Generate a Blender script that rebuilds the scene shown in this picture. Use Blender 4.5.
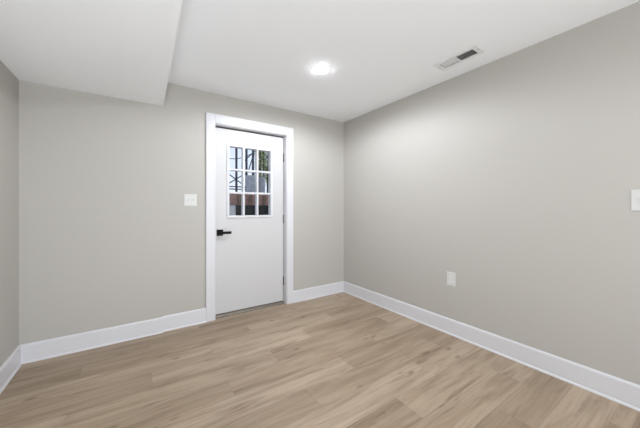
import bpy, bmesh, math, random
from mathutils import Vector, Matrix

for o in list(bpy.data.objects):
    bpy.data.objects.remove(o, do_unlink=True)
S = bpy.context.scene
C = S.collection
H = 2.336            # ceiling height
LX, RX = -0.717, 2.385
BY, FY = 2.935, -3.3  # back wall (with the door), front wall behind the camera
SOF_X, SOF_Z = 0.212, 2.099

# ---------------------------------------------------------------- camera
cam = bpy.data.cameras.new('camera')
cam.sensor_width = 36.0
cam.lens = 36.0 * 272.0 / 640.0
cam.shift_y = -6.0 / 640.0
cam.clip_start = 0.02
co = bpy.data.objects.new('camera', cam)
C.objects.link(co)
co.location = (0, 0, 1.153)
co.rotation_euler = (math.pi / 2, 0, -math.radians(34.1))
S.camera = co

# ---------------------------------------------------------------- colour management, world, lights
S.view_settings.view_transform = 'Standard'
S.view_settings.look = 'None'
S.view_settings.gamma = 1.0
S.view_settings.use_curve_mapping = False
S.view_settings.exposure = 0.02
LAMP = 110.0
REAR_FILL_W = 72.0
SPOT_W = 96.0
UP_FILL_W = 47.0

w = bpy.data.worlds.new('sky')
S.world = w
w.use_nodes = True
nt = w.node_tree
bg = nt.nodes['Background']
tc = nt.nodes.new('ShaderNodeTexCoord')
sep = nt.nodes.new('ShaderNodeSeparateXYZ')
rmp = nt.nodes.new('ShaderNodeValToRGB')
rmp.color_ramp.elements[0].position = 0.0
rmp.color_ramp.elements[0].color = (0.82, 0.89, 1.0, 1)
rmp.color_ramp.elements[1].position = 0.6
rmp.color_ramp.elements[1].color = (0.40, 0.58, 0.95, 1)
nt.links.new(tc.outputs['Generated'], sep.inputs[0])
nt.links.new(sep.outputs['Z'], rmp.inputs['Fac'])
nt.links.new(rmp.outputs['Color'], bg.inputs['Color'])
bg.inputs['Strength'].default_value = 1.15

def area(name, loc, rot, sx, sy, watts):
    al = bpy.data.lights.new(name, 'AREA')
    al.shape = 'RECTANGLE'
    al.size, al.size_y = sx, sy
    al.energy = watts
    al.color = (0.95, 1.0, 1.06)
    o = bpy.data.objects.new(name, al)
    C.objects.link(o)
    o.location, o.rotation_euler = loc, rot
# added fill through an invented rear window, and aimed upwards like a bounced flash
area('rear_window_fill', (0.95, FY - 0.2, .85), (math.radians(90), 0, 0), 2.3, 1.5, REAR_FILL_W)
area('upward_fill', (-0.4, -0.5, 0.2), (math.radians(180 - 20), 0, 0), 1.0, 1.0, UP_FILL_W)

# ---------------------------------------------------------------- materials
def mat(name, col, rough=0.5, metal=0.0, spec=0.5):
    m = bpy.data.materials.new(name)
    m.use_nodes = True
    b = m.node_tree.nodes['Principled BSDF']
    b.inputs['Base Color'].default_value = (*col, 1)
    b.inputs['Roughness'].default_value = rough
    b.inputs['Metallic'].default_value = metal
    b.inputs['Specular IOR Level'].default_value = spec
    return m

def paint(name, col, rough, bump=0.02, scale=220.0, spec=0.3):
    """painted surface: faint roller stipple and very slight tone variation"""
    m = mat(name, col, rough, spec=spec)
    t = m.node_tree
    b = t.nodes['Principled BSDF']
    tc = t.nodes.new('ShaderNodeTexCoord')
    n = t.nodes.new('ShaderNodeTexNoise')
    n.inputs['Scale'].default_value = scale
    n.inputs['Detail'].default_value = 3
    bp = t.nodes.new('ShaderNodeBump')
    bp.inputs['Strength'].default_value = bump
    bp.inputs['Distance'].default_value = 0.002
    t.links.new(tc.outputs['Object'], n.inputs['Vector'])
    t.links.new(n.outputs['Fac'], bp.inputs['Height'])
    t.links.new(bp.outputs['Normal'], b.inputs['Normal'])
    return m

M = {}
M['wall'] = paint('wall_paint', (0.474, 0.456, 0.424), 0.62)
M['ceiling'] = paint('ceiling_paint', (0.885, 0.90, 0.915), 0.8, 0.02)
M['trim'] = paint('trim_paint', (0.67, 0.67, 0.695), 0.34, 0.006, 60, 0.4)
M['door'] = paint('door_paint', (0.59, 0.585, 0.59), 0.38, 0.006, 60, 0.4)
M['plate'] = mat('white_plastic', (0.64, 0.64, 0.625), 0.4)
M['slot'] = mat('dark_slot', (0.03, 0.03, 0.03), 0.6)
M['lamp_trim'] = mat('lamp_trim_white', (0.88, 0.88, 0.88), 0.4)
M['vent'] = mat('vent_enamel', (0.74, 0.74, 0.735), 0.4)
M['duct'] = mat('duct_dark', (0.02, 0.02, 0.02), 0.9)
M['black'] = mat('black_metal', (0.004, 0.004, 0.004), 0.5, 0.0, 0.15)
M['bronze'] = mat('aged_brass', (0.10, 0.08, 0.05), 0.45, 0.6)
M['rubber'] = mat('door_seal', (0.06, 0.06, 0.06), 0.8)
M['sweep'] = mat('door_sweep_vinyl', (0.16, 0.13, 0.10), 0.7)
M['alum'] = mat('threshold_metal', (0.30, 0.27, 0.23), 0.45, 0.5)

def emit(name, col, strength):
    m = bpy.data.materials.new(name)
    m.use_nodes = True
    t = m.node_tree
    t.nodes.clear()
    e = t.nodes.new('ShaderNodeEmission')
    e.inputs['Color'].default_value = (*col, 1)
    e.inputs['Strength'].default_value = strength
    o = t.nodes.new('ShaderNodeOutputMaterial')
    t.links.new(e.outputs[0], o.inputs[0])
    return m
M['lens'] = emit('lamp_lens', (0.96, 1.0, 1.05), LAMP)

def glass(name):
    m = bpy.data.materials.new(name)
    m.use_nodes = True
    t = m.node_tree
    t.nodes.clear()
    tr = t.nodes.new('ShaderNodeBsdfTransparent')
    tr.inputs['Color'].default_value = (0.98, 0.98, 0.98, 1)
    gl = t.nodes.new('ShaderNodeBsdfGlossy')
    gl.inputs['Roughness'].default_value = 0.02
    mx = t.nodes.new('ShaderNodeMixShader')
    mx.inputs['Fac'].default_value = 0.015
    o = t.nodes.new('ShaderNodeOutputMaterial')
    t.links.new(tr.outputs[0], mx.inputs[1])
    t.links.new(gl.outputs[0], mx.inputs[2])
    t.links.new(mx.outputs[0], o.inputs[0])
    return m
M['glass'] = glass('window_glass')

def floor_material():
    m = mat('oak_plank', (0.4, 0.3, 0.22), 0.42, spec=0.35)
    t = m.node_tree
    L = t.links.new
    N = t.nodes.new
    b = t.nodes['Principled BSDF']
    tc = N('ShaderNodeTexCoord')
    at = N('ShaderNodeAttribute'); at.attribute_name = 'plank'     # r: tone, g/b: grain offset
    sx = N('ShaderNodeSeparateColor')
    L(at.outputs['Color'], sx.inputs[0])
    off = N('ShaderNodeVectorMath'); off.operation = 'MULTIPLY_ADD'
    off.inputs[1].default_value = (37.0, 23.0, 11.0)
    L(at.outputs['Color'], off.inputs[0])
    L(tc.outputs['Object'], off.inputs[2])
    def noise(scale, vec, detail=4, rough=0.55, dist=0.0):
        mp = N('ShaderNodeMapping'); mp.inputs['Scale'].default_value = vec
        L(off.outputs[0], mp.inputs['Vector'])
        n = N('ShaderNodeTexNoise')
        n.inputs['Scale'].default_value = scale
        n.inputs['Detail'].default_value = detail
        n.inputs['Roughness'].default_value = rough
        n.inputs['Distortion'].default_value = dist
        L(mp.outputs[0], n.inputs['Vector'])
        return n.outputs['Fac']
    def ramp(fac, stops):
        r = N('ShaderNodeValToRGB')
        e = r.color_ramp.elements
        e[0].position, e[0].color = stops[0][0], (*stops[0][1], 1)
        e[1].position, e[1].color = stops[-1][0], (*stops[-1][1], 1)
        for p, c in stops[1:-1]:
            x = e.new(p); x.color = (*c, 1)
        L(fac, r.inputs['Fac'])
        return r.outputs['Color']
    def mix(kind, fac, a, bb):
        x = N('ShaderNodeMix'); x.data_type = 'RGBA'; x.blend_type = kind
        if isinstance(fac, float): x.inputs['Factor'].default_value = fac
        else: L(fac, x.inputs['Factor'])
        L(a, x.inputs[6])
        L(bb, x.inputs[7])
        return x.outputs[2]
    # per plank tone
    base = ramp(sx.outputs['Red'], [(0.0, (0.320, 0.243, 0.171)), (0.5, (0.378, 0.292, 0.210)), (1.0, (0.428, 0.337, 0.250))])
    # long cathedral streaks
    streak = noise(1.0, (1.1, 11.0, 1.0), 7, 0.66, 0.8)
    base = mix('MULTIPLY', 1.0, base, ramp(streak, [(0.30, (0.66, 0.62, 0.585)), (0.43, (0.88, 0.86, 0.84)), (0.55, (1.05, 1.05, 1.05)), (0.75, (1.19, 1.20, 1.20))]))
    # fine grain
    fine = noise(1.0, (3.0, 95.0, 1.0), 4, 0.65, 0.3)
    base = mix('MULTIPLY', 0.75, base, ramp(fine, [(0.30, (0.80, 0.785, 0.77)), (0.5, (1.0, 1.0, 1.0)), (0.7, (1.12, 1.12, 1.12))]))
    # darker mineral patches and knots, stretched along the plank
    patch = noise(1.0, (2.6, 22.0, 1.0), 3, 0.5, 0.9)
    base = mix('MULTIPLY', 1.0, base, ramp(patch, [(0.0, (1, 1, 1)), (0.60, (1, 1, 1)), (0.70, (0.74, 0.70, 0.67)), (0.82, (0.56, 0.51, 0.48))]))
    vo = N('ShaderNodeTexVoronoi'); vo.inputs['Scale'].default_value = 1.0
    mp = N('ShaderNodeMapping'); mp.inputs['Scale'].default_value = (2.6, 6.6, 1.0)
    L(off.outputs[0], mp.inputs['Vector']); L(mp.outputs[0], vo.inputs['Vector'])
    base = mix('MULTIPLY', 0.8, base, ramp(vo.outputs['Distance'], [(0.0, (0.30, 0.25, 0.22)), (0.05, (0.52, 0.46, 0.42)), (0.11, (1, 1, 1)), (1.0, (1, 1, 1))]))
    L(base, b.inputs['Base Color'])
    bp = N('ShaderNodeBump'); bp.inputs['Strength'].default_value = 0.06; bp.inputs['Distance'].default_value = 0.001
    L(fine, bp.inputs['Height'])
    L(bp.outputs['Normal'], b.inputs['Normal'])
    return m
M['floor'] = floor_material()
M['groove'] = mat('plank_groove', (0.17, 0.13, 0.10), 0.8)

# ---------------------------------------------------------------- geometry helpers
class MB:
    def __init__(self):
        self.bm = bmesh.new()
    def box(self, x0, x1, y0, y1, z0, z1, bevel=0.0, seg=2, mi=0):
        r = bmesh.ops.create_cube(self.bm, size=1.0)
        vs = r['verts']
        for v in vs:
            v.co = Vector((x0 + (v.co.x + .5) * (x1 - x0), y0 + (v.co.y + .5) * (y1 - y0), z0 + (v.co.z + .5) * (z1 - z0)))
        fs = {f for v in vs for f in v.link_faces}
        for f in fs: f.material_index = mi
        if bevel:
            es = list({e for v in vs for e in v.link_edges})
            bmesh.ops.bevel(self.bm, geom=es, offset=bevel, segments=seg, affect='EDGES', profile=0.5)
        return self
    def prism(self, pts, fn, d0, d1):
        """extrude a closed 2D profile; fn(a, b, d) -> xyz"""
        A = [self.bm.verts.new(fn(a, b, d0)) for a, b in pts]
        B = [self.bm.verts.new(fn(a, b, d1)) for a, b in pts]
        n = len(pts)
        for i in range(n):
            self.bm.faces.new((A[i], A[(i + 1) % n], B[(i + 1) % n], B[i]))
        self.bm.faces.new(A); self.bm.faces.new(B[::-1])
        return self
    def bar(self, p, q, r, n=8, r2=None):
        p, q = Vector(p), Vector(q)
        d = q - p
        m = Matrix.Translation((p + q) / 2) @ d.to_track_quat('Z', 'Y').to_matrix().to_4x4()
        bmesh.ops.create_cone(self.bm, cap_ends=True, segments=n, radius1=r, radius2=r if r2 is None else r2, depth=d.length, matrix=m)
        return self
    def lathe(self, prof, c, n=48, axis='Z'):
        rings = []
        for r, z in prof:
            if r < 1e-6:
                rings.append([self.bm.verts.new(Vector(c) + Vector((0, 0, z)))])
            else:
                rings.append([self.bm.verts.new(Vector(c) + Vector((r * math.cos(2 * math.pi * i / n), r * math.sin(2 * math.pi * i / n), z))) for i in range(n)])
        for a, b in zip(rings, rings[1:]):
            for i in range(n):
                j = (i + 1) % n
                if len(a) == 1 and len(b) > 1: self.bm.faces.new((a[0], b[j], b[i]))
                elif len(b) == 1 and len(a) > 1: self.bm.faces.new((a[i], a[j], b[0]))
                elif len(a) > 1: self.bm.faces.new((a[i], a[j], b[j], b[i]))
        return self
    def build(self, name, ms, parent=None, smooth=False, loc=None):
        bmesh.ops.recalc_face_normals(self.bm, faces=self.bm.faces[:])
        me = bpy.data.meshes.new(name)
        self.bm.to_mesh(me); self.bm.free()
        for m in (ms if isinstance(ms, (list, tuple)) else [ms]): me.materials.append(m)
        if smooth:
            for p in me.polygons: p.use_smooth = True
        o = bpy.data.objects.new(name, me)
        C.objects.link(o)
        if parent:
            o.parent = parent
            o.matrix_parent_inverse = Matrix.Translation(-parent.location)
        return o

def tag(o, label=None, cat=None, group=None, kind=None):
    if label: o['label'] = label
    if cat: o['category'] = cat
    if group: o['group'] = group
    if kind: o['kind'] = kind
    return o

def thing(name, loc, label, cat, group=None, kind=None):
    o = bpy.data.objects.new(name, None)
    o.empty_display_size = 0.1
    o.location = loc
    C.objects.link(o)
    return tag(o, label, cat, group, kind)

# ---------------------------------------------------------------- setting: floor
PW, PL, Y0 = 0.1885, 1.215, 2.615          # plank width, length, one row boundary
OFFS = [0.090, -0.320, 0.505]              # joint positions, repeating every three rows
random.seed(11)
fm = bmesh.new()
lay = fm.loops.layers.float_color.new('plank')
g = 0.0005
bmesh.ops.create_cube(fm, size=1.0)
for v in fm.verts:
    v.co = Vector((LX - .1 + (v.co.x + .5) * (RX - LX + .2), FY - .1 + (v.co.y + .5) * (BY + 0.02 - FY + .1), -0.08 + (v.co.z + .5) * 0.0785))
for f in fm.faces: f.material_index = 1
for k in range(-2, 34):
    ya, yb = Y0 - PW * k, Y0 - PW * (k - 1)
    ya, yb = max(ya, FY - .05), min(yb, BY + 0.02)
    if yb - ya < 0.004: continue
    x = OFFS[k % 3] - 3 * PL
    while x < RX + .05:
        xa, xb = max(x, LX - .05), min(x + PL, RX + .05)
        x += PL
        if xb - xa < 0.004: continue
        col = (random.random(), random.random(), random.random(), 1)
        vs = [fm.verts.new(p) for p in ((xa + g, ya + g, 0), (xb - g, ya + g, 0), (xb - g, yb - g, 0), (xa + g, yb - g, 0))]
        lo = [fm.verts.new((p.co.x, p.co.y, -0.0016)) for p in vs]
        faces = [fm.faces.new(vs)] + [fm.faces.new((vs[i], lo[i], lo[(i + 1) % 4], vs[(i + 1) % 4])) for i in range(4)]
        for f in faces:
            for l in f.loops: l[lay] = col
me = bpy.data.meshes.new('floor')
fm.to_mesh(me); fm.free()
me.materials.append(M['floor']); me.materials.append(M['groove'])
fo = bpy.data.objects.new('floor', me)
C.objects.link(fo)
tag(fo, 'light brown oak look plank floor', 'floor', kind='structure')

# ---------------------------------------------------------------- ceiling, soffit, walls
T = 0.14
VX0, VX1, VY0, VY1 = 2.066, 2.160, 1.035, 1.31        # duct opening in the ceiling
c = MB()
c.box(LX - T, VX0, FY - T, BY + T, H, H + .1)
c.box(VX1, RX + T, FY - T, BY + T, H, H + .1)
c.box(VX0, VX1, FY - T, VY0, H, H + .1)
c.box(VX0, VX1, VY1, BY + T, H, H + .1)
c.box(VX0, VX1, VY0, VY1, H + .09, H + .1)
c.bm.normal_update()
tag(c.build('ceiling', M['ceiling']), 'flat white painted ceiling', 'ceiling', kind='structure')
tag(MB().prism([(LX, FY), (SOF_X - .14, FY), (SOF_X, BY - .02), (LX, BY - .02)], lambda x, y, z: (x, y, z), SOF_Z, H).build('ceiling_soffit', M['ceiling']),
    'dropped white boxed soffit along the left wall', 'soffit', kind='structure')

DX0, DX1, DZ = 0.682, 1.494, 2.022       # clear opening between the jambs
b = MB()
b.box(LX - T, DX0 - .02, BY, BY + T, -.08, H)
b.box(DX1 + .02, RX + T, BY, BY + T, -.08, H)
b.box(DX0 - .02, DX1 + .02, BY, BY + T, DZ + .02, H)
b.box(LX, SOF_X - .006, BY - .02, BY, 0, H)            # furred-out panel below the soffit
tag(b.build('wall_back', M['wall']), 'greige painted back wall holding the white door', 'wall', kind='structure')
tag(MB().box(LX - T, LX, FY - T, BY, -.08, H).build('wall_left', M['wall']), 'greige painted wall at the far left', 'wall', kind='structure')
tag(MB().box(RX, RX + T, FY - T, BY, -.08, H).build('wall_right', M['wall']), 'long greige painted wall on the right', 'wall', kind='structure')
WX0, WX1, WZ0, WZ1 = -0.25, 2.15, 0.15, 1.65
f = MB()
f.box(LX, WX0, FY - T, FY, -.08, H).box(WX1, RX, FY - T, FY, -.08, H)
f.box(WX0, WX1, FY - T, FY, -.08, WZ0).box(WX0, WX1, FY - T, FY, WZ1, H)
tag(f.build('wall_front', M['wall']), 'greige wall with an added wide window behind the viewer', 'wall', kind='structure')
win = thing('fill_window_1', (0.95, FY, WZ0), 'invented wide white window behind the viewer, added for fill light', 'window', kind='structure')  # invented rear window, added to let the fill light in
wf = MB()
for a, bb in ((WX0, WX0 + .05), (WX1 - .05, WX1), (.925, .975)): wf.box(a, bb, FY - .1, FY - .04, WZ0, WZ1)
for a, bb in ((WZ0, WZ0 + .05), (WZ1 - .05, WZ1)): wf.box(WX0, WX1, FY - .1, FY - .04, a, bb)
wf.build('window_frame', M['trim'], win)
MB().box(WX0 + .05, WX1 - .05, FY - .073, FY - .069, WZ0 + .05, WZ1 - .05).build('pane', M['glass'], win)

# ---------------------------------------------------------------- baseboards with shoe moulding
BT, BH = 0.014, 0.140
PROF = [(0, 0), (BT, 0), (BT, BH - .012), (BT - .003, BH - .004), (BT - .006, BH), (0, BH)]
SH = [(0, 0)] + [(0.009 * math.cos(a), 0.013 * math.sin(a)) for a in [i * math.pi / 16 for i in range(9)]]
def baseboard(name, fn, fs, d0, d1, label):
    o = MB().prism(PROF, fn, d0, d1).build(name, M['trim'])
    tag(o, label, 'baseboard', kind='structure')
    MB().prism(SH, fs, d0, d1).build('shoe_moulding', M['trim'], o)
J = BY - .02
CX0, CX1 = DX0 - .006 - .088, DX1 + .006 + .085        # casing outer edges
baseboard('baseboard_back_left', lambda a, z, d: (d, J - a, z), lambda a, z, d: (d, J - BT - a, z), LX, SOF_X - .002, 'white baseboard under the left panel of the back wall')
baseboard('baseboard_back', lambda a, z, d: (d, BY - a, z), lambda a, z, d: (d, BY - BT - a, z), SOF_X - .002, CX0, 'short white baseboard left of the door')
baseboard('baseboard_back_right', lambda a, z, d: (d, BY - a, z), lambda a, z, d: (d, BY - BT - a, z), CX1, RX, 'short white baseboard right of the door')
baseboard('baseboard_left', lambda a, z, d: (LX + a, d, z), lambda a, z, d: (LX + BT + a, d, z), FY, J, 'white baseboard on the far left wall')
baseboard('baseboard_right', lambda a, z, d: (RX - a, d, z), lambda a, z, d: (RX - BT - a, d, z), FY, BY, 'long white baseboard on the right wall')
baseboard('baseboard_front', lambda a, z, d: (d, FY + a, z), lambda a, z, d: (d, FY + BT + a, z), LX, RX, 'white baseboard behind the viewer')

# ---------------------------------------------------------------- door casing, jamb, door
CT = 0.018
cs = thing('trim_1', (1.08, BY, 0), 'white flat casing and jamb around the door', 'door casing', kind='structure')
k = MB()
k.box(CX0, DX0 - .006, BY - CT, BY, 0, DZ + .006 + .092, .0015, 1)
k.build('side_casing', M['trim'], cs)
k = MB(); k.box(DX1 + .006, CX1, BY - CT, BY, 0, DZ + .006 + .092, .0015, 1); k.build('side_casing', M['trim'], cs)
k = MB(); k.box(DX0 - .006, DX1 + .006, BY - CT, BY, DZ + .006, DZ + .098, .0015, 1); k.build('head_casing', M['trim'], cs)
DY = BY + .066                                          # room face of the door leaf
k = MB()
k.box(DX0 - .02, DX0, BY - .001, BY + T, 0, DZ + .02).box(DX1, DX1 + .02, BY - .001, BY + T, 0, DZ + .02)
k.box(DX0, DX1, BY - .001, BY + T, DZ, DZ + .02)
k.build('jamb', M['trim'], cs)
k = MB().box(DX0, DX0 + .012, DY + .047, BY + T, 0, DZ).box(DX1 - .012, DX1, DY + .047, BY + T, 0, DZ).box(DX0, DX1, DY + .047, BY + T, DZ - .012, DZ)
k.build('door_stop', M['trim'], cs)
MB().box(DX0, DX1, DY + .006, DY + .03, DZ - .014, DZ).build('weatherstrip', M['rubber'], cs)
MB().box(DX1 - .0055, DX1, DY + .0285, DY + .046, 0.02, DZ - .014).build('weatherstrip', M['rubber'], cs)
MB().box(DX0, DX1, BY + .03, BY + T + .05, 0.0, 0.014, .003, 1).build('threshold', M['alum'], cs)

door = thing('door_1', (1.088, DY, .03), 'white exterior door with nine small panes and black lever', 'door', kind='structure')
LX0, LX1, LZ0, LZ1 = DX0 + .003, DX1 - .006, 0.026, DZ - .015
GX0, GX1, GZ0, GZ1 = 0.838, 1.322, 1.068, 1.826          # glazed area
DT = 0.044
k = MB()
k.box(LX0, GX0, DY, DY + DT, LZ0, LZ1).box(GX1, LX1, DY, DY + DT, LZ0, LZ1)
k.box(GX0, GX1, DY, DY + DT, LZ0, GZ0).box(GX0, GX1, DY, DY + DT, GZ1, LZ1)
k.build('leaf', M['door'], door)
MB().box(LX0 + .002, LX1 - .002, DY + .004, DY + DT - .004, .014, LZ0).build('door_sweep', M['sweep'], door)
# raised window frame on both faces, with muntins
FW = 0.024
k = MB()
for y0, y1 in ((DY - .011, DY), (DY + DT, DY + DT + .011)):
    k.box(GX0 - FW, GX0 + .002, y0, y1, GZ0 - FW, GZ1 + FW, .003, 1).box(GX1 - .002, GX1 + FW, y0, y1, GZ0 - FW, GZ1 + FW, .003, 1)
    k.box(GX0, GX1, y0, y1, GZ0 - FW, GZ0 + .002, .003, 1).box(GX0, GX1, y0, y1, GZ1 - .002, GZ1 + FW, .003, 1)
wfr = k.build('window_frame', M['trim'], door)
k = MB()
for i in (1, 2):
    x = GX0 + (GX1 - GX0) * i / 3
    z = GZ0 + (GZ1 - GZ0) * i / 3
    for y0, y1 in ((DY - .008, DY + .018), (DY + .026, DY + DT + .006)):
        k.box(x - .0105, x + .0105, y0, y1, GZ0, GZ1, .003, 1)
        k.box(GX0, GX1, y0 + .0005, y1 - .0005, z - .0105, z + .0105, .003, 1)
k.build('muntin_grid', M['trim'], wfr)
for i in range(3):
    for j in range(3):
        xa = GX0 + (GX1 - GX0) * i / 3; xb = GX0 + (GX1 - GX0) * (i + 1) / 3
        za = GZ0 + (GZ1 - GZ0) * j / 3; zb = GZ0 + (GZ1 - GZ0) * (j + 1) / 3
        MB().box(xa + .0005, xb - .0005, DY + .020, DY + .024, za + .0005, zb - .0005).build('pane', M['glass'], wfr)
# lever handle
HX, HZ = 0.742, 0.890
hd = MB().box(HX - .033, HX + .033, DY - .009, DY, HZ - .033, HZ + .033, .002, 2).build('handle_rose', M['black'], door)
tag(hd, 'matte black square lever handle')
k = MB().bar((HX, DY - .009, HZ), (HX, DY - .05, HZ), .011, 20)
k.box(HX - .012, HX + .108, DY - .058, DY - .044, HZ - .014, HZ + .014, .003, 2)
k.build('lever', M['black'], hd)
# hinges in the gap at the right edge
for z in (1.766, 1.020, 0.267):
    k = MB()
    for i in range(5):
        k.bar((DX1 - .003, DY - .006, z - .05 + .02 * i + .0006), (DX1 - .003, DY - .006, z - .03 + .02 * i - .0006), .0066, 14)
    k.bar((DX1 - .003, DY - .006, z - .054), (DX1 - .003, DY - .006, z + .054), .0045, 12)
    k.box(DX1 - .0025, DX1 - .0003, DY - .004, DY + .028, z - .05, z + .05)
    k.box(DX1 - .0045, DX1 - .0028, DY - .004, DY + .028, z - .05, z + .05)
    tag(k.build('hinge', M['bronze'], door), 'dark brass hinge')

# ---------------------------------------------------------------- recessed lights
def downlight(x, y, label):
    r = thing('downlight', (x, y, H), label, 'ceiling light', 'recessed ceiling lights')
    MB().lathe([(.065, 0.0), (.065, -.0035), (.068, -.004), (.078, -.0025), (.082, 0)], (x, y, H)).build('trim_ring', M['lamp_trim'], r, True)
    MB().lathe([(.0645, -.0035), (.062, -.0085), (.052, -.0105), (.036, -.0115), (.018, -.012), (0, -.012)], (x, y, H)).build('lens', M['lens'], r, True)
    sl = bpy.data.lights.new('lamp_beam', 'SPOT')
    sl.energy = SPOT_W
    sl.color = (0.96, 1.0, 1.05)
    sl.spot_size = math.radians(176)
    sl.spot_blend = 0.35
    sl.shadow_soft_size = 0.035
    so = bpy.data.objects.new('lamp_beam', sl)
    C.objects.link(so)
    so.parent = r
    so.location = (0, 0, -.015)
    return r
first = downlight(1.305, 1.912, 'round glowing recessed light in the ceiling in front of the door')
del first['group']
for yy in (-1.7,):
    o = first.copy(); C.objects.link(o); o.location.y = yy
    o['label'] = 'round recessed ceiling light behind the viewer'
    for ch in first.children:
        q = ch.copy(); C.objects.link(q); q.parent = o
        q.matrix_parent_inverse = ch.matrix_parent_inverse.copy()

# ---------------------------------------------------------------- ceiling register
v = thing('air_vent', (2.113, 1.172, H), 'white rectangular air register in the ceiling near the right wall', 'vent')
k = MB()
OX0, OX1, OY0, OY1 = 2.043, 2.185, 1.000, 1.345
zf = H - .005
for a in ((OX0, VX0 + .002, OY0, OY1), (VX1 - .002, OX1, OY0, OY1), (VX0 + .002, VX1 - .002, OY0, VY0 + .004), (VX0 + .002, VX1 - .002, VY1 - .004, OY1)):
    k.box(*a, zf, H - .0002)
k.box(VX0, VX1, 1.168, 1.177, zf, H)
k.build('vent_frame', M['vent'], v)
def bank(y0, y1, ang, nm):
    k = MB()
    n = 9
    for i in range(n):
        yc = y0 + (y1 - y0) * (i + .5) / n
        d = 0.0060 if ang > 0 else 0.0085
        c_, s_ = math.cos(ang) * d, math.sin(ang) * d
        nx = Vector((0, -s_, c_)).normalized() * .0006
        pts = [(yc - c_ + nx.y, H + .006 - s_ + nx.z), (yc + c_ + nx.y, H + .006 + s_ + nx.z), (yc + c_ - nx.y, H + .006 + s_ - nx.z), (yc - c_ - nx.y, H + .006 - s_ - nx.z)]
        k.prism(pts, lambda a, z, d_: (d_, a, z), VX0 + .0025, VX1 - .0025)
    return k.build(nm, M['vent'], v)
bank(1.040, 1.168, math.radians(52), 'louver_bank')
bank(1.178, 1.304, math.radians(-52), 'louver_bank')
MB().box(VX0 + .0005, VX1 - .0005, VY0 + .0005, VY1 - .0005, H + .014, H + .018).box(VX0 + .0005, VX0 + .002, VY0 + .0005, VY1 - .0005, H + .0005, H + .0139).box(VX1 - .002, VX1 - .0005, VY0 + .0005, VY1 - .0005, H + .0005, H + .0139).box(VX0 + .0021, VX1 - .0021, VY0 + .0005, VY0 + .002, H + .0005, H + .0139).box(VX0 + .0021, VX1 - .0021, VY1 - .002, VY1 - .0005, H + .0005, H + .0139).build('duct_boot', M['duct'], v)
for y in (1.018, 1.327):
    MB().lathe([(.0042, 0), (.0038, -.0012), (0, -.0016)], (2.113, y, zf), 12).build('screw', M['bronze'], v)

# ---------------------------------------------------------------- wall plates
def plate(mb, u0, u1, z0, z1, fn):
    """bevelled cover plate: fn(u, depth, z)"""
    s, t_ = .005, .0055
    A = [mb.bm.verts.new(fn(u, 0, z)) for u, z in ((u0, z0), (u1, z0), (u1, z1), (u0, z1))]
    Bm = [mb.bm.verts.new(fn(u, t_ * .55, z)) for u, z in ((u0, z0), (u1, z0), (u1, z1), (u0, z1))]
    D = [mb.bm.verts.new(fn(u, t_, z)) for u, z in ((u0 + s, z0 + s), (u1 - s, z0 + s), (u1 - s, z1 - s), (u0 + s, z1 - s))]
    for p, q in ((A, Bm), (Bm, D)):
        for i in range(4): mb.bm.faces.new((p[i], p[(i + 1) % 4], q[(i + 1) % 4], q[i]))
    mb.bm.faces.new(D); mb.bm.faces.new(A[::-1])
    return mb
def fbox(fn, u0, u1, d0, d1, z0, z1, bv=0.0):
    p, q = fn(u0, d0, z0), fn(u1, d1, z1)
    lo = [min(a, b_) for a, b_ in zip(p, q)]; hi = [max(a, b_) for a, b_ in zip(p, q)]
    return MB().box(lo[0], hi[0], lo[1], hi[1], lo[2], hi[2], bv, 1)
def toggle_switch(root, fn, u, z):
    fbox(fn, u - .005, u + .005, .0055, .0062, z - .012, z + .012).build('toggle_slot', M['vent'], root)
    k = MB()
    k.prism([(-.0035, -.008), (.0035, -.008), (.0028, .005), (-.0028, .005)], lambda a, b_, d: fn(u + a, .0062 + (d * (1.0 if b_ > 0 else .4)), z + b_ + d * .6), 0.0, .012)
    k.build('toggle', M['plate'], root)
    for dz in (-.030, .030):
        fbox(fn, u - .0028, u + .0028, .0055, .0064, z + dz - .0028, z + dz + .0028, .0008).build('screw', M['vent'], root)

bw = lambda u, d, z: (u, BY - d, z)
s1 = thing('light_switch', (0.445, BY, 1.23), 'white double toggle light switch on the wall left of the door', 'light switch')
plate(MB(), .387, .503, 1.172, 1.289, bw).build('cover_plate', M['plate'], s1)
for u in (.422, .468): toggle_switch(s1, bw, u, 1.23)

rw = lambda u, d, z: (RX - d, u, z)
s2 = thing('light_switch', (RX, .236, 1.197), 'white light switch cut by the right edge of the photo', 'light switch')
plate(MB(), .176, .296, 1.136, 1.258, rw).build('cover_plate', M['plate'], s2)
for u in (.259, .213): toggle_switch(s2, rw, u, 1.197)

ou = thing('power_outlet', (RX, 1.385, .505), 'white duplex outlet low on the right wall', 'outlet')
plate(MB(), 1.346, 1.424, .443, .567, rw).build('cover_plate', M['plate'], ou)
for dz in (-.0195, .0195):
    zc = .505 + dz
    k = MB()
    n = 20
    pts = []
    for i in range(n):
        a = 2 * math.pi * i / n
        pts.append((max(-.0145, min(.0145, .0175 * math.cos(a))), max(-.0135, min(.0135, .0175 * math.sin(a)))))
    k.prism(pts, lambda a, b_, d: rw(1.385 + a, d, zc + b_), .005, .0075)
    rc = k.build('receptacle', M['vent'], ou)
    for du, hh in ((-.0063, .0035), (.0063, .0042)):
        fbox(rw, 1.385 + du - .0011, 1.385 + du + .0011, .0070, .0077, zc + .003 - hh, zc + .003 + hh).build('slot', M['slot'], rc)
    fbox(rw, 1.385 - .0022, 1.385 + .0022, .0070, .0077, zc - .0105, zc - .006, .0006).build('slot', M['slot'], rc)
fbox(rw, 1.385 - .0028, 1.385 + .0028, .0055, .0064, .5022, .5078, .0008).build('screw', M['vent'], ou)

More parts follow.
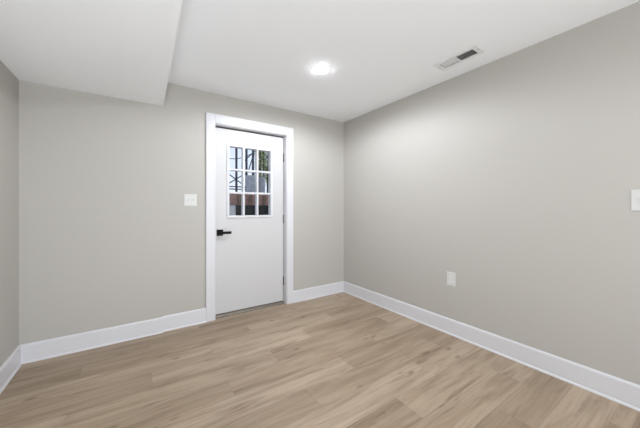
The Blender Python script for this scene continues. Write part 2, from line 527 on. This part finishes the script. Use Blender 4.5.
# ---------------------------------------------------------------- yard seen through the door panes
def noisy(name, c1, c2, scale, rough=0.9):
    m = mat(name, c1, rough)
    t = m.node_tree
    n = t.nodes.new('ShaderNodeTexNoise'); n.inputs['Scale'].default_value = scale
    r = t.nodes.new('ShaderNodeValToRGB')
    r.color_ramp.elements[0].position = .35; r.color_ramp.elements[0].color = (*c1, 1)
    r.color_ramp.elements[1].position = .65; r.color_ramp.elements[1].color = (*c2, 1)
    tc = t.nodes.new('ShaderNodeTexCoord')
    t.links.new(tc.outputs['Object'], n.inputs['Vector'])
    t.links.new(n.outputs['Fac'], r.inputs['Fac'])
    t.links.new(r.outputs['Color'], t.nodes['Principled BSDF'].inputs['Base Color'])
    return m
M['darkwall'] = noisy('dark_stone', (0.006, 0.006, 0.005), (0.016, 0.016, 0.013), 14)
M['paving'] = noisy('paving', (0.10, 0.10, 0.10), (0.15, 0.15, 0.14), 9)
M['wood'] = noisy('weathered_wood', (0.26, 0.15, 0.085), (0.38, 0.235, 0.14), 11)
M['drum'] = noisy('grey_metal', (0.44, 0.42, 0.40), (0.56, 0.54, 0.52), 8, .6)
M['steel'] = mat('dark_steel', (0.028, 0.034, 0.05), 0.6)
M['box'] = mat('grey_enamel', (0.66, 0.63, 0.57), 0.5)
M['bark'] = noisy('bark', (0.05, 0.04, 0.032), (0.10, 0.085, 0.065), 20)
M['leaf'] = noisy('leaf', (0.30, 0.35, 0.10), (0.58, 0.60, 0.25), 5)
mb_ = mat('brick', (0.4, 0.2, 0.15), 0.9)
t = mb_.node_tree
br = t.nodes.new('ShaderNodeTexBrick')
br.inputs['Scale'].default_value = 1.0
br.inputs['Color1'].default_value = (0.66, 0.31, 0.20, 1)
br.inputs['Color2'].default_value = (0.52, 0.25, 0.165, 1)
br.inputs['Mortar'].default_value = (0.46, 0.40, 0.36, 1)
br.inputs['Brick Width'].default_value = 0.13
br.inputs['Row Height'].default_value = 0.045
br.inputs['Mortar Size'].default_value = 0.004
tc = t.nodes.new('ShaderNodeTexCoord')
mp = t.nodes.new('ShaderNodeMapping'); mp.inputs['Rotation'].default_value = (math.pi / 2, 0, 0)
t.links.new(tc.outputs['Object'], mp.inputs['Vector'])
t.links.new(mp.outputs[0], br.inputs['Vector'])
t.links.new(br.outputs['Color'], t.nodes['Principled BSDF'].inputs['Base Color'])
M['brick'] = mb_

GZ = 1.20
tag(MB().box(-1.0, 6.0, BY + T, 4.6, -.12, -.04).build('ground_stairwell', M['paving']), 'paved stairwell floor outside the door', 'ground', kind='structure')
tag(MB().box(-3.0, 12.0, 4.75, 16.0, GZ - .3, GZ - .012).build('ground_yard', M['paving']), 'paved yard above the stairwell', 'ground', kind='structure')
tag(MB().box(-1.0, 6.0, 4.6, 4.75, -.12, GZ).build('retaining_wall', M['darkwall']), 'black retaining wall filling the bottom row of door panes', 'wall')
tag(MB().box(-0.5, 5.5, 5.4, 5.55, GZ - .012, 1.435).build('brick_wall', M['brick']), 'low red brick wall behind the black retaining wall', 'brick wall')
for x, wd, lb in ((1.70, .05, 'leftmost'), (1.93, .06, 'middle'), (2.235, .05, 'rightmost')):
    k = MB().box(x - wd / 2, x + wd / 2, 5.33, 5.398, GZ - .012, 1.42, .004, 1)
    tag(k.build('wooden_post', M['wood']), '%s of the brown wooden posts against the brick wall' % lb, 'post', 'wooden posts against the brick wall')
ub = thing('utility_box', (1.27, 4.5, 1.0), 'pale grey utility box in the bottom left door pane', 'utility box')
MB().box(1.185, 1.365, 4.50, 4.60, .78, 1.195, .006, 1).build('housing', M['box'], ub)
MB().box(1.195, 1.355, 4.492, 4.50, .79, 1.17, .003, 1).build('cover', M['box'], ub)

def drum(x, y, r, h, label):
    d = thing('metal_drum', (x, y, GZ), label, 'drum', None)
    k = MB()
    n = 40
    rings = []
    for z in (GZ - .012, GZ + h - .03, GZ + h):
        rings.append([k.bm.verts.new((x + (r + (.006 if i % 2 else -.004)) * math.cos(2 * math.pi * i / n), y + (r + (.006 if i % 2 else -.004)) * math.sin(2 * math.pi * i / n), z)) for i in range(n)])
    for a, c_ in zip(rings, rings[1:]):
        for i in range(n): k.bm.faces.new((a[i], a[(i + 1) % n], c_[(i + 1) % n], c_[i]))
    k.bm.faces.new(rings[0][::-1])
    k.bm.faces.new(rings[-1])
    k.build('body', M['drum'], d)
    MB().lathe([(0, 0.004), (r + .008, .004), (r + .012, .012), (r + .008, .02), (0, .028)], (x, y, GZ + h - .004), 32).build('lid', M['drum'], d)
drum(2.539, 7.0, .138, .79, 'ribbed grey metal drum behind the middle column of door panes')
drum(2.845, 7.05, .086, .78, 'ribbed grey metal drum behind the right column of door panes')

fr = thing('steel_frame', (2.6, 7.9, GZ), 'dark steel frame with cross bracing standing in the yard', 'frame')
Yf = 7.9
P = [1.60, 2.416, 2.716, 2.916, 4.0]
for x in P:
    MB().box(x - .025, x + .025, Yf - .03, Yf + .03, GZ - .012, 2.97).build('post', M['steel'], fr)
MB().box(1.5, 4.1, Yf - .04, Yf + .04, 2.90, 2.97).build('top_beam', M['steel'], fr)
for z in (1.70, 1.77):
    MB().box(1.6, 2.7, Yf - .02, Yf + .02, z - .015, z + .015).build('rail', M['steel'], fr)
for a, bb in (((2.17, Yf - .045, 1.84), (2.66, Yf - .045, 2.16)), ((2.17, Yf + .045, 2.16), (2.66, Yf + .045, 1.82)), ((2.66, Yf + .045, 2.55), (2.99, Yf + .045, 2.88)), ((2.76, Yf - .045, 2.25), (2.90, Yf - .045, 2.70))):
    MB().bar(a, bb, .016, 6).build('brace', M['steel'], fr)
k = MB()
prev = None
for i in range(13):
    q = i / 12
    p = (1.6 + 1.316 * q, Yf - .045, 2.80 - .24 * math.sin(math.pi * q))
    if prev: k.bar(prev, p, .011, 5)
    prev = p
k.build('cable', M['steel'], fr)

tr = thing('tree', (3.92, 9.0, GZ), 'tree with dark stems and green leaves in the top right door pane', 'tree')
random.seed(4)
k = MB()
stems = [((3.59, 9.0, GZ - .012), (3.57, 9.0, 3.9)), ((3.74, 9.1, GZ - .012), (3.76, 9.1, 4.0)), ((3.84, 9.0, GZ - .012), (3.90, 9.0, 3.8))]
for a, bb in stems:
    k.bar(a, bb, .035, 8, .018)
    for i in range(9):
        q = random.uniform(.35, .95)
        p = Vector(a).lerp(Vector(bb), q)
        k.bar(p, p + Vector((random.uniform(-.3, .3), random.uniform(-.3, .3), random.uniform(.05, .35))), .009, 5, .003)
k.build('trunk', M['bark'], tr)
k = MB()
for i in range(2600):
    a, bb = random.choice(stems)
    q = random.uniform(.32, 1.08)
    p = Vector(a).lerp(Vector(bb), q) + Vector((random.gauss(0, .075), random.gauss(.1, .15), random.gauss(0, .08)))
    if p.x < 3.42 or p.y < 8.6: continue
    s = random.uniform(.02, .038)
    m = Matrix.Translation(p) @ Matrix.Rotation(random.uniform(0, 6.3), 4, 'Z') @ Matrix.Rotation(random.uniform(-1.2, 1.2), 4, 'X')
    vs = [k.bm.verts.new(m @ Vector(c_)) for c_ in ((0, -s * 1.6, 0), (s * .7, 0, s * .15), (0, s * 1.6, 0), (-s * .7, 0, s * .15))]
    k.bm.faces.new(vs)
k.build('foliage', M['leaf'], tr)
